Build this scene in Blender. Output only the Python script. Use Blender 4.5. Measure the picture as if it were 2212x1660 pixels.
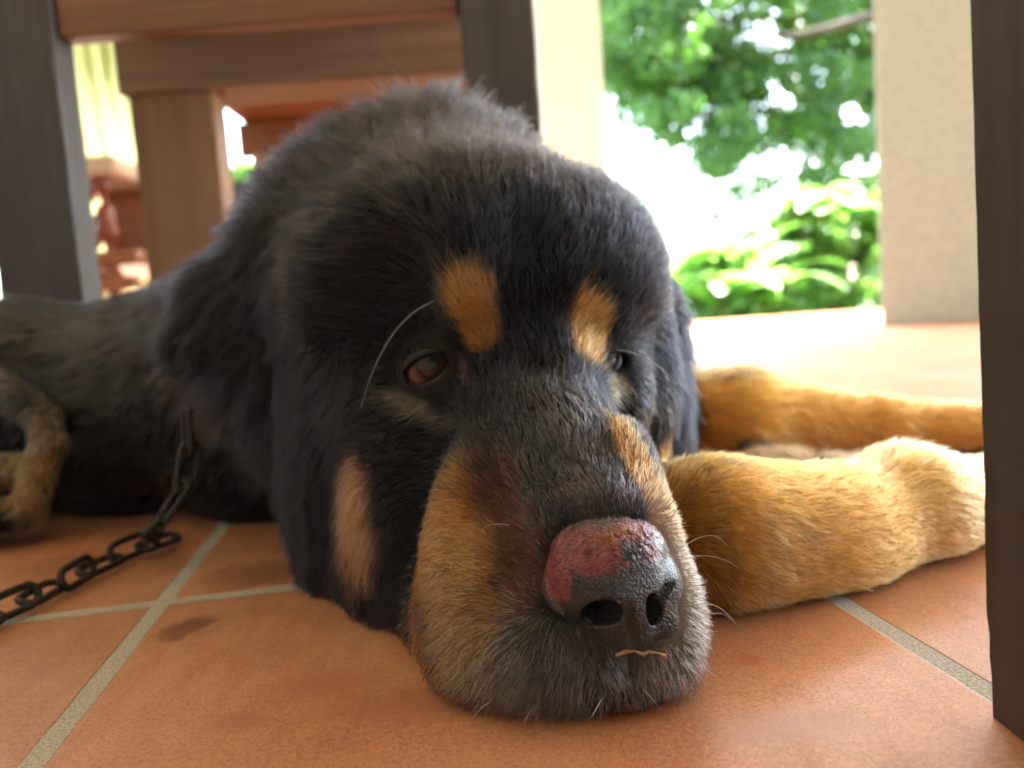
import bpy, bmesh, math, random
import numpy as np
from mathutils import Vector, Matrix
random.seed(7); RNG = np.random.default_rng(7)
for o in list(bpy.data.objects): bpy.data.objects.remove(o)
S = bpy.context.scene
COL = S.collection

# ------------------------------------------------------------------ camera
W0, H0, FP = 2212.0, 1660.0, 1662.0          # measured on the photograph
CAMH, PITCH, ROLL = 0.13, math.radians(5.2), math.radians(4.0)
C0 = np.array([0, 0, CAMH])
_F = np.array([0, math.cos(PITCH), -math.sin(PITCH)])
_U0 = np.array([0, math.sin(PITCH), math.cos(PITCH)])
_X = np.array([1.0, 0, 0])
_R = math.cos(ROLL) * _X - math.sin(ROLL) * _U0
_U = math.sin(ROLL) * _X + math.cos(ROLL) * _U0
cam_d = bpy.data.cameras.new("camera"); cam = bpy.data.objects.new("camera", cam_d); COL.objects.link(cam)
m = Matrix.Identity(4)
for i, v in enumerate((_R, _U, -_F)):
    for j in range(3): m[j][i] = v[j]
for j in range(3): m[j][3] = C0[j]
cam.matrix_world = m
cam_d.sensor_width = 36; cam_d.lens = 36 * FP / W0
cam_d.clip_start = 0.01; cam_d.clip_end = 400
cam_d.dof.use_dof = True; cam_d.dof.focus_distance = 0.262; cam_d.dof.aperture_fstop = 7.2
S.camera = cam

# ------------------------------------------------------------------ world, sun, exposure
SUN_EL, SUN_AZ = math.radians(66), math.radians(28)      # azimuth from +Y towards +X
w = bpy.data.worlds.new("World"); S.world = w; w.use_nodes = True
nt = w.node_tree; nt.nodes.clear()
sky = nt.nodes.new("ShaderNodeTexSky"); sky.sky_type = 'NISHITA'; sky.sun_disc = False
sky.sun_elevation = SUN_EL; sky.sun_rotation = SUN_AZ; sky.dust_density = 4.0; sky.air_density = 1.0; sky.ozone_density = 1.0
hs = nt.nodes.new("ShaderNodeHueSaturation"); hs.inputs["Saturation"].default_value = 1.0
bg = nt.nodes.new("ShaderNodeBackground"); bg.inputs["Strength"].default_value = 0.15
wo = nt.nodes.new("ShaderNodeOutputWorld")
nt.links.new(sky.outputs[0], hs.inputs["Color"]); nt.links.new(hs.outputs[0], bg.inputs[0]); nt.links.new(bg.outputs[0], wo.inputs[0])
sd = bpy.data.lights.new("sun", 'SUN'); sd.energy = 4.5; sd.angle = math.radians(0.5); sd.color = (1, .985, .96)
sun = bpy.data.objects.new("sun", sd); COL.objects.link(sun)
dvec = Vector((math.sin(SUN_AZ) * math.cos(SUN_EL), math.cos(SUN_AZ) * math.cos(SUN_EL), math.sin(SUN_EL)))
sun.rotation_euler = dvec.to_track_quat('Z', 'Y').to_euler()
S.view_settings.view_transform = 'Standard'; S.view_settings.look = 'None'
S.view_settings.exposure = 4.25; S.view_settings.gamma = 1.0
S.render.engine = 'CYCLES'
S.cycles.use_denoising = True
S.cycles.max_bounces = 8; S.cycles.transparent_max_bounces = 16
S.cycles.sample_clamp_indirect = 10

# ------------------------------------------------------------------ point helpers
def ray(px, py): return _F + (px - W0 / 2) / FP * _R - (py - H0 / 2) / FP * _U
def P(px, py, d): return C0 + d * ray(px, py)
def atY(px, py, Y): r = ray(px, py); return C0 + r * ((Y - C0[1]) / r[1])
def atZ(px, py, Z=0.0): r = ray(px, py); return C0 + r * ((Z - C0[2]) / r[2])
def proj(p):
    q = np.asarray(p) - C0; d = q @ _F
    return W0 / 2 + FP * (q @ _R) / d, H0 / 2 - FP * (q @ _U) / d, d

# ------------------------------------------------------------------ object helpers
def tag(o, label=None, cat=None, group=None, kind=None):
    if label: o["label"] = label
    if cat: o["category"] = cat
    if group: o["group"] = group
    if kind: o["kind"] = kind
    return o
def empty(name, loc, rz=0.0):
    o = bpy.data.objects.new(name, None); COL.objects.link(o); o.location = loc; o.rotation_euler[2] = rz
    o.empty_display_size = .05
    return o
def link_mesh(name, me, mat=None, parent=None, smooth=False):
    o = bpy.data.objects.new(name, me); COL.objects.link(o)
    if mat: me.materials.append(mat)
    if smooth: me.shade_smooth()
    if parent:
        o.parent = parent
    return o
def np_mesh(name, v, f):
    me = bpy.data.meshes.new(name); f = np.asarray(f, dtype=np.int32); v = np.asarray(v, dtype=np.float32)
    n = f.shape[1]
    me.vertices.add(len(v)); me.vertices.foreach_set("co", v.ravel())
    me.loops.add(f.size); me.loops.foreach_set("vertex_index", f.ravel())
    me.polygons.add(len(f)); me.polygons.foreach_set("loop_start", np.arange(0, f.size, n, dtype=np.int32))
    me.update(calc_edges=True)
    return me
class MB:
    def __init__(s): s.bm = bmesh.new()
    def box(s, lo, hi, bev=0.0, rz=0.0, wob=0.0):
        lo = Vector(lo); hi = Vector(hi); c = (lo + hi) / 2; d = hi - lo
        t = bmesh.new(); bmesh.ops.create_cube(t, size=1.0)
        bmesh.ops.scale(t, vec=d, verts=t.verts)
        if wob:
            ax = max(range(3), key=lambda i: d[i])
            long = [e for e in t.edges if abs((e.verts[0].co - e.verts[1].co)[ax]) > d[ax] * .9]
            bmesh.ops.subdivide_edges(t, edges=long, cuts=24, use_grid_fill=True)
        if bev: bmesh.ops.bevel(t, geom=[e for e in t.edges if len(e.link_faces) == 2 and e.calc_face_angle(0) > 1.0], offset=bev, segments=2, affect='EDGES', profile=.6)
        if wob:
            for v in t.verts: v.co += Vector((random.uniform(-1, 1), random.uniform(-1, 1), random.uniform(-1, 1))) * wob
        bmesh.ops.rotate(t, verts=t.verts, cent=(0, 0, 0), matrix=Matrix.Rotation(rz, 3, 'Z'))
        bmesh.ops.translate(t, verts=t.verts, vec=c)
        me = bpy.data.meshes.new("t"); t.to_mesh(me); t.free(); s.bm.from_mesh(me); bpy.data.meshes.remove(me)
        return s
    def tube(s, pts, rad, n=10, closed=False, cap=True):
        pts = [Vector(p) for p in pts]; N = len(pts)
        if not hasattr(rad, '__len__'): rad = [rad] * N
        rings = []; up = Vector((0, 0, 1)); prev = None
        for i, p in enumerate(pts):
            if closed: t = (pts[(i + 1) % N] - pts[i - 1])
            else: t = pts[min(i + 1, N - 1)] - pts[max(i - 1, 0)]
            t.normalize()
            if prev is None:
                a = t.cross(up)
                if a.length < .1: a = t.cross(Vector((1, 0, 0)))
            else: a = prev - t * prev.dot(t)
            a.normalize(); prev = a; b = t.cross(a)
            rings.append([s.bm.verts.new(p + (a * math.cos(k * 2 * math.pi / n) + b * math.sin(k * 2 * math.pi / n)) * rad[i]) for k in range(n)])
        M = N if closed else N - 1
        for i in range(M):
            r0, r1 = rings[i], rings[(i + 1) % N]
            for k in range(n): s.bm.faces.new((r0[k], r0[(k + 1) % n], r1[(k + 1) % n], r1[k]))
        if not closed and cap: s.bm.faces.new(rings[0][::-1]); s.bm.faces.new(rings[-1])
        return s
    def lathe(s, base, prof, n=20):
        base = Vector(base)
        return s.tube([base + Vector((0, 0, z)) for r, z in prof], [r for r, z in prof], n)
    def build(s, name, mat, parent=None, smooth=False):
        bmesh.ops.recalc_face_normals(s.bm, faces=s.bm.faces)
        me = bpy.data.meshes.new(name); s.bm.to_mesh(me); s.bm.free()
        return link_mesh(name, me, mat, parent, smooth)
def pl(o, root):      # geometry written in world coordinates, put under a root that has a location
    o.parent = root; o.matrix_parent_inverse = root_mat(root).inverted(); return o
def root_mat(r):
    return Matrix.Translation(r.location) @ r.rotation_euler.to_matrix().to_4x4()

# ------------------------------------------------------------------ materials
def mat(name):
    m = bpy.data.materials.new(name); m.use_nodes = True; nt = m.node_tree
    return m, nt, nt.nodes["Principled BSDF"]
def N(nt, t, **k):
    n = nt.nodes.new(t)
    for a, b in k.items():
        if a in n.inputs: n.inputs[a].default_value = b
        else: setattr(n, a, b)
    return n
def ramp(nt, fac, stops):
    r = nt.nodes.new("ShaderNodeValToRGB"); e = r.color_ramp.elements
    while len(e) < len(stops): e.new(.5)
    for k, (p, c) in zip(e, stops): k.position = p; k.color = (*c, 1)
    nt.links.new(fac, r.inputs[0]); return r.outputs[0]
def coords(nt, scale=(1, 1, 1), rot=(0, 0, 0)):
    t = nt.nodes.new("ShaderNodeTexCoord"); mp = nt.nodes.new("ShaderNodeMapping")
    g = nt.nodes.new("ShaderNodeNewGeometry")
    nt.links.new(g.outputs["Position"], mp.inputs[0]); mp.inputs["Scale"].default_value = scale; mp.inputs["Rotation"].default_value = rot
    nt.nodes.remove(t)
    return mp.outputs[0]
def noise(nt, vec, scale, detail=5, rough=.6):
    n = N(nt, "ShaderNodeTexNoise", Scale=scale, Detail=detail, Roughness=rough); nt.links.new(vec, n.inputs["Vector"]); return n.outputs["Fac"]
def bump(nt, bs, h, strength=.3, dist=.002):
    b = N(nt, "ShaderNodeBump", Strength=strength, Distance=dist); nt.links.new(h, b.inputs["Height"]); nt.links.new(b.outputs[0], bs.inputs["Normal"])
def mixc(nt, fac, a, b, mode='MIX'):
    m = nt.nodes.new("ShaderNodeMix"); m.data_type = 'RGBA'; m.blend_type = mode
    for s, v in ((0, fac), (6, a), (7, b)):
        if hasattr(v, 'is_linked') or hasattr(v, 'links'): nt.links.new(v, m.inputs[s])
        elif s == 0: m.inputs[0].default_value = v
        else: m.inputs[s].default_value = (*v, 1)
    return m.outputs[2]
def wood(name, c1, c2, axis='z', rough=.5, spec=.4, sc=1.0):
    m, nt, b = mat(name)
    s = {'z': (60, 60, 3), 'x': (3, 60, 60), 'y': (60, 3, 60)}[axis]
    v = coords(nt, tuple(k * sc for k in s))
    f = noise(nt, v, 1.0, 6, .65); f2 = noise(nt, coords(nt, (4, 4, 4)), 1.0, 3)
    c = ramp(nt, f, [(.38, c1), (.62, c2)])
    c = mixc(nt, f2, c, tuple((a + b_) * .35 for a, b_ in zip(c1, c2)))
    nt.links.new(c, b.inputs["Base Color"]); b.inputs["Roughness"].default_value = rough; b.inputs["Specular IOR Level"].default_value = spec
    bump(nt, b, f, .35, .0015)
    return m
def simple(name, c, rough=.6, var=.25, sc=30, bmp=0.0, dist=.002, c2=None):
    m, nt, b = mat(name); f = noise(nt, coords(nt), sc, 5)
    c2 = c2 or tuple(k * (1 - var) for k in c)
    nt.links.new(ramp(nt, f, [(.35, c2), (.65, c)]), b.inputs["Base Color"]); b.inputs["Roughness"].default_value = rough
    if bmp: bump(nt, b, f, bmp, dist)
    return m

# tiled floor: terracotta tiles 0.30 m with sunken sandy joints; grid turned to the measured joint lines
VP = ray(837, 717)
YAW = math.atan2(VP[0], VP[1])                    # direction of one family of joints, from +Y
JA = atZ(268, 1395)                               # crossing of joints
gd = np.array([math.sin(YAW), math.cos(YAW)]); gp = np.array([math.cos(YAW), -math.sin(YAW)])
JX = atZ(350, 1303)                               # where the joints cross
TILE = 0.30
def floor_mat():
    m, nt, b = mat("terracotta_tile")
    g = nt.nodes.new("ShaderNodeNewGeometry")
    def dot(vec, off):
        d = N(nt, "ShaderNodeVectorMath", operation='DOT_PRODUCT'); nt.links.new(g.outputs["Position"], d.inputs[0]); d.inputs[1].default_value = (vec[0], vec[1], 0)
        a = N(nt, "ShaderNodeMath", operation='SUBTRACT'); nt.links.new(d.outputs["Value"], a.inputs[0]); a.inputs[1].default_value = off
        a2 = N(nt, "ShaderNodeMath", operation='DIVIDE'); nt.links.new(a.outputs[0], a2.inputs[0]); a2.inputs[1].default_value = TILE
        return a2.outputs[0]
    wn = noise(nt, coords(nt), 25, 4)
    def edge(u):      # distance to the nearest joint centre, in metres
        r = N(nt, "ShaderNodeMath", operation='ROUND'); nt.links.new(u, r.inputs[0])
        s = N(nt, "ShaderNodeMath", operation='SUBTRACT'); nt.links.new(u, s.inputs[0]); nt.links.new(r.outputs[0], s.inputs[1])
        a = N(nt, "ShaderNodeMath", operation='ABSOLUTE'); nt.links.new(s.outputs[0], a.inputs[0])
        q = N(nt, "ShaderNodeMath", operation='MULTIPLY'); nt.links.new(a.outputs[0], q.inputs[0]); q.inputs[1].default_value = TILE
        return q.outputs[0], r.outputs[0]
    u = dot(gp, float(JX[:2] @ gp)); v = dot(gd, float(JX[:2] @ gd))
    eu, ru = edge(u); ev, rv = edge(v)
    mn = N(nt, "ShaderNodeMath", operation='MINIMUM'); nt.links.new(eu, mn.inputs[0]); nt.links.new(ev, mn.inputs[1])
    wob = N(nt, "ShaderNodeMath", operation='MULTIPLY_ADD'); nt.links.new(wn, wob.inputs[0]); wob.inputs[1].default_value = .0016; nt.links.new(mn.outputs[0], wob.inputs[2])
    jr = N(nt, "ShaderNodeMapRange"); nt.links.new(wob.outputs[0], jr.inputs[0])
    jr.inputs[1].default_value = .0048; jr.inputs[2].default_value = .0055        # 0 joint .. 1 tile
    mask = jr.outputs[0]
    # per tile tone
    fl = N(nt, "ShaderNodeVectorMath", operation='FLOOR'); cb = nt.nodes.new("ShaderNodeCombineXYZ")
    nt.links.new(u, cb.inputs[0]); nt.links.new(v, cb.inputs[1]); nt.links.new(cb.outputs[0], fl.inputs[0])
    wt = N(nt, "ShaderNodeTexWhiteNoise"); nt.links.new(fl.outputs[0], wt.inputs["Vector"])
    big = noise(nt, coords(nt, (1, 1, 1)), 9, 5, .55); fine = noise(nt, coords(nt), 420, 3, .7); mid = noise(nt, coords(nt, (2.2, 1, 1)), 34, 5, .62)
    c = ramp(nt, big, [(.32, (.44, .150, .060)), (.5, (.57, .235, .098)), (.68, (.66, .34, .18))])
    c = mixc(nt, ramp(nt, mid, [(.40, (0, 0, 0)), (.70, (.7, .7, .7))]), c, (.38, .16, .09))
    c = mixc(nt, ramp(nt, fine, [(.42, (0, 0, 0)), (.62, (.75, .75, .75))]), c, (.66, .31, .15))
    sp = noise(nt, coords(nt), 900, 2, .5)
    c = mixc(nt, ramp(nt, sp, [(.52, (0, 0, 0)), (.66, (.75, .75, .75))]), c, (.27, .12, .06))
    tone = N(nt, "ShaderNodeMapRange"); nt.links.new(wt.outputs["Value"], tone.inputs[0]); tone.inputs[3].default_value = .80; tone.inputs[4].default_value = 1.10
    c = mixc(nt, 1.0, c, tone.outputs[0], 'MULTIPLY')
    # dark stains of spilled food
    for (sx, sy, rx, ry, cc) in ((395, 1360, .011, .006, (.16, .045, .014)), (430, 1345, .008, .004, (.17, .05, .016)), (900, 1520, .030, .006, (.36, .13, .055)), (700, 1480, .022, .005, (.40, .15, .065)), (560, 1240, .03, .01, (.26, .10, .05)), (150, 1220, .03, .012, (.30, .11, .05)), (1700, 1570, .025, .005, (.38, .17, .09)), (520, 1560, .012, .003, (.38, .15, .07)), (1620, 1425, .005, .0025, (.42, .11, .03)), (1370, 1535, .012, .004, (.40, .10, .03))):
        p = atZ(sx, sy)
        sub = N(nt, "ShaderNodeVectorMath", operation='SUBTRACT'); nt.links.new(g.outputs["Position"], sub.inputs[0]); sub.inputs[1].default_value = (p[0], p[1], 0)
        dv = N(nt, "ShaderNodeVectorMath", operation='DIVIDE'); nt.links.new(sub.outputs[0], dv.inputs[0]); dv.inputs[1].default_value = (rx, ry * 2.2, 1)
        ln = N(nt, "ShaderNodeVectorMath", operation='LENGTH'); nt.links.new(dv.outputs[0], ln.inputs[0])
        ad = N(nt, "ShaderNodeMath", operation='MULTIPLY_ADD'); nt.links.new(noise(nt, coords(nt), 160, 3), ad.inputs[0]); ad.inputs[1].default_value = 1.6; nt.links.new(ln.outputs["Value"], ad.inputs[2])
        mr = N(nt, "ShaderNodeMapRange"); nt.links.new(ad.outputs[0], mr.inputs[0]); mr.inputs[1].default_value = 1.4; mr.inputs[2].default_value = 2.0; mr.inputs[3].default_value = .7; mr.inputs[4].default_value = 0
        c = mixc(nt, mr.outputs[0], c, cc)
    jn = noise(nt, coords(nt), 900, 4, .8)
    jc = ramp(nt, jn, [(.35, (.20, .19, .15)), (.5, (.40, .385, .32)), (.68, (.70, .675, .57))])
    c = mixc(nt, mask, jc, c)
    nt.links.new(c, b.inputs["Base Color"])
    rr = ramp(nt, mid, [(.3, (.36, .36, .36)), (.7, (.50, .50, .50))])
    rj = mixc(nt, mask, (.95, .95, .95), rr); nt.links.new(rj, b.inputs["Roughness"])
    b.inputs["Specular IOR Level"].default_value = .85
    hb = N(nt, "ShaderNodeMath", operation='MULTIPLY_ADD'); nt.links.new(mask, hb.inputs[0]); hb.inputs[1].default_value = 1.0
    sc = N(nt, "ShaderNodeMath", operation='MULTIPLY'); nt.links.new(jn, sc.inputs[0]); sc.inputs[1].default_value = .35
    iv = N(nt, "ShaderNodeMath", operation='SUBTRACT'); iv.inputs[0].default_value = 1.0; nt.links.new(mask, iv.inputs[1])
    s2 = N(nt, "ShaderNodeMath", operation='MULTIPLY'); nt.links.new(sc.outputs[0], s2.inputs[0]); nt.links.new(iv.outputs[0], s2.inputs[1])
    s3 = N(nt, "ShaderNodeMath", operation='MULTIPLY_ADD'); nt.links.new(fine, s3.inputs[0]); s3.inputs[1].default_value = .08; nt.links.new(s2.outputs[0], s3.inputs[2])
    nt.links.new(s3.outputs[0], hb.inputs[2]); bump(nt, b, hb.outputs[0], .8, .0012)
    return m
M = {}
M['floor'] = floor_mat()
M['wood_dark'] = wood("dark_brown_wood", (.036, .029, .026), (.095, .077, .068), 'z', .5, .5)
M['wood_leg'] = wood("weathered_leg_wood", (.055, .043, .034), (.13, .102, .078), 'z', .6, .25)
M['wood_red'] = wood("red_brown_wood", (.16, .068, .032), (.29, .13, .062), 'x', .35, .5)
M['wood_mid'] = wood("mid_brown_wood_lengthwise", (.22, .135, .080), (.42, .28, .17), 'x', .6, .3, .4)
M['wood_post'] = wood("mid_brown_wood_upright", (.21, .11, .055), (.42, .25, .135), 'z', .6, .3, .4)
M['wood_orange'] = wood("orange_brown_panel", (.26, .085, .030), (.40, .15, .06), 'x', .4, .5)
M['concrete'] = simple("rough_render", (.47, .54, .50), .9, .22, 70, 1.0, .008)
M['pale_wall'] = simple("pale_green_plaster", (.64, .75, .70), .8, .06, 12)
M['grey_wall'] = simple("grey_plaster", (.42, .42, .42), .8, .05, 3)
M['white_paint'] = simple("white_plaster", (.8, .8, .78), .8, .05, 3)
M['metal'] = simple("rusty_chain_steel", (.060, .050, .044), .5, .5, 300, .3, .0005); M['metal'].node_tree.nodes["Principled BSDF"].inputs["Metallic"].default_value = .6
M['curtain'] = simple("yellow_green_curtain", (.66, .66, .34), .8, .1, 8)
M['cushion'] = simple("cream_cushion", (.62, .48, .36), .8, .15, 20)
M['dark_block'] = simple("dark_slate", (.035, .037, .042), .7, .3, 20)
M['soil'] = simple("garden_soil", (.12, .17, .06), .95, .4, 3, .5, .02)

# ------------------------------------------------------------------ setting
def floor():
    me = np_mesh("patio_floor", [(-5, -3.4, 0), (6, -3.4, 0), (6, 4.15, 0), (-5, 4.15, 0), (-5, -3.4, -.4), (6, -3.4, -.4), (6, 4.15, -.4), (-5, 4.15, -.4)],
                 [(0, 1, 2, 3), (2, 1, 5, 6), (3, 2, 6, 7), (0, 3, 7, 4), (1, 0, 4, 5)])
    tag(link_mesh("patio_floor", me, M['floor']), "terracotta tiled patio floor with sandy joints", kind="structure")
    o = MB().box((-5, 4.154, -.35), (6, 4.40, .012), .006).build("floor_edge", M['wood_orange'])
    tag(o, kind="structure")
    me = np_mesh("ground", [(-150, -150, -.41), (150, -150, -.41), (150, 150, -.41), (-150, 150, -.41)], [(0, 1, 2, 3)])
    tag(link_mesh("ground", me, M['soil']), kind="structure")
    o = MB().box((-1.75, -3.2, .001), (-1.6, 2.4, 2.699)).build("light_blocking_wall", M['grey_wall']); tag(o, "unseen grey plastered wall added along the left of the patio to block light", "wall")  # out of view; added to cut the light reaching the dog's left side
    o = MB().box((-1.599, -3.2, .001), (6, -3.05, 2.699)).build("light_blocking_wall", M['grey_wall']); tag(o, "unseen grey plastered wall added behind the camera to block light", "wall")  # out of view; added to block light from the camera side
    o = MB().box((-5, -3.3, 2.7), (6, 4.0, 2.85)).build("ceiling", M['white_paint']); tag(o, kind="structure")
floor()
def columns():
    a = atZ(1905, 705); Y = a[1]
    rz = -math.atan2(a[0] + .05, Y)
    rt = empty("concrete_column", (a[0], Y, 0), rz); tag(rt, "square column of rough beige render standing on the patio edge", "column")
    MB().box((0, 0, 0), (.48, .40, 2.7), .006).build("shaft", M['concrete'], rt)
    Y = 3.3; l = atY(1163, 200, Y)[0]; r = atY(1303, 200, Y)[0]
    rt = empty("pale_column", ((l + r) / 2, Y + .14, 0)); tag(rt, "smooth pale green plaster column behind the dog's head", "column")
    pl(MB().box((l, Y, 0), (r, Y + .28, 2.7), .006).build("shaft", M['pale_wall']), rt)
    for k in range(9):
        z = 1.33 + .028 * k
        pl(MB().box((r - .004, Y - .012, z), (r + .018, Y + .03, z + .014), .004).build("rib", M['pale_wall']), rt) if False else None
columns()

# ------------------------------------------------------------------ furniture
def stool():
    Y = .70; T = .034; Yb = 1.02
    lx0, lx1 = atY(-6, 600, Y)[0], atY(176, 600, Y)[0]
    mx0, mx1 = atY(1003, 180, Y)[0], atY(1158, 100, Y)[0]
    zb = atY(570, 42, Y)[2]; zt = atY(600, 30, Yb)[2]; zr = atY(600, 181, Yb)[2]; top = zt + .03
    rt = empty("wooden_bench", (-.2, Y + .17, 0)); tag(rt, "heavy dark brown bench with thick legs standing over the dog's back", "bench")
    for x0, x1 in ((lx0, lx1), (mx0, mx1)):
        pl(MB().box((x0, Y, 0), (x1, Y + T, top), .003, 0, .0004).build("leg", M['wood_dark']), rt)
    pl(MB().box((lx1 + .0005, Y + .008, zb), (mx0 - .0005, Y + .03, top), .003).build("apron", M['wood_red']), rt)
    xl, xr = atY(246, 130, Yb)[0], atY(1120, 100, Yb)[0]
    pl(MB().box((xl, Yb, zr), (xr, Yb + .09, zt), .004, 0, .0004).build("rail", M['wood_mid']), rt)
    for l0, l1 in ((atY(294, 400, Yb)[0], atY(477, 400, Yb)[0]), (atY(1035, 100, Yb)[0], atY(1125, 100, Yb)[0])):
        pl(MB().box((l0, Yb + .004, 0), (l1, Yb + .05, zr - .001), .004, 0, .0004).build("leg", M['wood_post']), rt)
    pl(MB().box((lx0 - .02, Y - .02, top + .001), (mx1 + .02, Yb + .11, top + .03), .006).build("seat", M['wood_red']), rt)
def near_table():
    a = atZ(2140, 1545); x0 = a[0]; y0 = a[1] - .075
    rt = empty("wooden_table", (x0 + .3, y0 - .3, 0)); tag(rt, "dark table leg with a splintered edge close at the right", "table")
    Wd = .075
    def legm(x, y, n=70):
        X0_ = x - .001
        bm = bmesh.new(); rings = []
        rr = random.Random(3)
        for i in range(n + 1):
            z = .45 * i / n
            j = lambda s: rr.uniform(-s, s)
            chip = 0
            if .055 < z < .085: chip = rr.uniform(0, .0018)
            if z < .03: chip = .0015 * (1 - z / .03) + rr.uniform(0, .0008)
            if .4 > z > .085: chip = rr.uniform(0, .00035)
            x = X0_ - z * .013
            pr = [(x + chip, y - Wd + .0015), (x + .0015 + chip, y - Wd), (x + Wd, y - Wd), (x + Wd, y), (x + .0012 + chip * .6, y), (x + chip * .6, y - .0012)]
            rings.append([bm.verts.new((p[0] + j(.00012), p[1] + j(.00012), z)) for p in pr])
        for i in range(n):
            for k in range(6): bm.faces.new((rings[i][k], rings[i][(k + 1) % 6], rings[i + 1][(k + 1) % 6], rings[i + 1][k]))
        bm.faces.new(rings[0][::-1]); bm.faces.new(rings[-1])
        bmesh.ops.recalc_face_normals(bm, faces=bm.faces)
        me = bpy.data.meshes.new("leg"); bm.to_mesh(me); bm.free(); return me
    # the leg's far left edge meets the floor at x0,y0: front face towards the camera
    pl(link_mesh("leg", legm(x0, y0 + Wd), M['wood_leg']), rt)
    pl(link_mesh("leg", legm(x0 + .62, y0 + Wd), M['wood_leg']), rt)
    pl(link_mesh("leg", legm(x0, y0 - .62), M['wood_leg']), rt); pl(link_mesh("leg", legm(x0 + .62, y0 - .62), M['wood_leg']), rt)
    pl(MB().box((x0 - .03, y0 - .75, .451), (x0 + .75, y0 + Wd + .04, .485), .004).build("tabletop", M['wood_leg']), rt)
def bench_back():
    # low table of orange brown wood behind
    Y = 1.5
    z = atY(640, 200, Y)[2]; x0 = atY(452, 200, Y)[0]; x1 = atY(1125, 180, Y)[0]
    rt = empty("low_table", ((x0 + x1) / 2, Y + .3, 0)); tag(rt, "orange brown low table seen from below between the bench and the dog's head", "table")
    pl(MB().box((x0, Y, z), (x1, Y + .7, z + .03), .003).build("tabletop", M['wood_orange']), rt)
    Ya = 1.68; zb = atY(600, 332, Ya)[2]; xa = atY(512, 280, Ya)[0]
    pl(MB().box((xa, Ya, zb), (x1 - .02, Ya + .03, z - .001), .003).build("apron", M['wood_orange']), rt)
    xb = atY(556, 360, Ya)[0]
    pl(MB().box((xb, Ya - .03, 0), (xb + .08, Ya + .05, zb - .001), .003).build("leg", M['wood_mid']), rt)
    pl(MB().box((x1 - .12, Ya - .03, 0), (x1 - .04, Ya + .05, zb - .001), .003).build("leg", M['wood_mid']), rt)
    # dark low wall
    Yb = 2.6; zt = atY(530, 391, Yb)[2]
    o = MB().box((atY(440, 400, Yb)[0], Yb, 0), (.2, Yb + .12, zt), .004).build("low_wall", M['dark_block']); tag(o, "low dark wall beyond the low table", "wall")
def armchair():
    Y = 1.75
    rt = empty("carved_armchair", (atY(230, 500, Y)[0], Y + .2, 0)); tag(rt, "red brown carved armchair with turned posts at the far left", "armchair")
    X = lambda px, py: atY(px, py, Y)[0]
    Z = lambda px, py: atY(px, py, Y)[2]
    prof = []
    z0, z1 = 0, Z(215, 385)
    n = 60
    for i in range(n + 1):
        t = i / n; r = .017 + .008 * math.sin(t * 26) + .004 * math.sin(t * 61)
        prof.append((r, z0 + (z1 - z0) * t))
    mt = simple("polished_mahogany", (.24, .055, .028), .15, .3, 60)
    x = X(226, 450)
    pl(MB().lathe((x, Y, 0), prof).build("front_post", mt, None, True), rt)
    pl(MB().lathe((x - .09, Y + .1, 0), prof).build("front_post", mt, None, True), rt)
    zc0, zc1 = Z(215, 384), Z(215, 340)
    pl(MB().box((X(60, 360), Y - .03, zc0), (X(262, 360), Y + .3, zc1), .012).build("armrest_pad", M['cushion'], None, True), rt)
    pl(MB().box((X(150, 450), Y + .16, Z(260, 540)), (X(286, 450), Y + .19, zc0), .004).build("back_panel", M['wood_orange']), rt)
    pl(MB().box((X(278, 450), Y + .10, Z(290, 530)), (X(300, 450), Y + .13, zc0 + .002), .004).build("back_edge", M['white_paint']), rt)
    pl(MB().box((X(60, 560), Y - .02, Z(260, 575)), (X(306, 560), Y + .4, Z(260, 542)), .008).build("seat", M['wood_orange']), rt)
    pl(MB().box((X(60, 560), Y - .03, Z(260, 628)), (X(300, 560), Y + .0, Z(260, 600)), .006).build("stretcher", M['wood_orange']), rt)
def curtain():
    Y = 3.4
    x0, x1 = atY(60, 200, Y)[0], atY(330, 300, Y)[0]
    n = 160; v = []; f = []
    zt = 2.6
    for i in range(n + 1):
        t = i / n; x = x0 + (x1 - x0) * t
        y = Y + .035 * math.sin(t * 38) + .02 * math.sin(t * 83 + 1)
        v += [(x, y, .25), (x, y, zt)]
    for i in range(n): f.append((2 * i, 2 * i + 2, 2 * i + 3, 2 * i + 1))
    me = np_mesh("curtain", v, f)
    m_, nt, b = mat("sunlit_curtain_cloth"); nt.links.new(ramp(nt, noise(nt, coords(nt, (8, 8, .3)), 3, 4), [(.35, (.55, .62, .30)), (.65, (.78, .76, .44))]), b.inputs["Base Color"])
    tr = N(nt, "ShaderNodeBsdfTranslucent"); tr.inputs[0].default_value = (.42, .44, .27, 1); mx = N(nt, "ShaderNodeMixShader"); mx.inputs[0].default_value = .6
    nt.links.new(b.outputs[0], mx.inputs[1]); nt.links.new(tr.outputs[0], mx.inputs[2]); nt.links.new(mx.outputs[0], nt.nodes["Material Output"].inputs[0])
    o = link_mesh("curtain", me, m_, None, True); sm = o.modifiers.new("s", 'SOLIDIFY'); sm.thickness = .002
    tag(o, "yellow green pleated curtain hanging at the far left behind the armchair", "curtain")
stool(); near_table(); bench_back(); armchair(); curtain()

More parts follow.
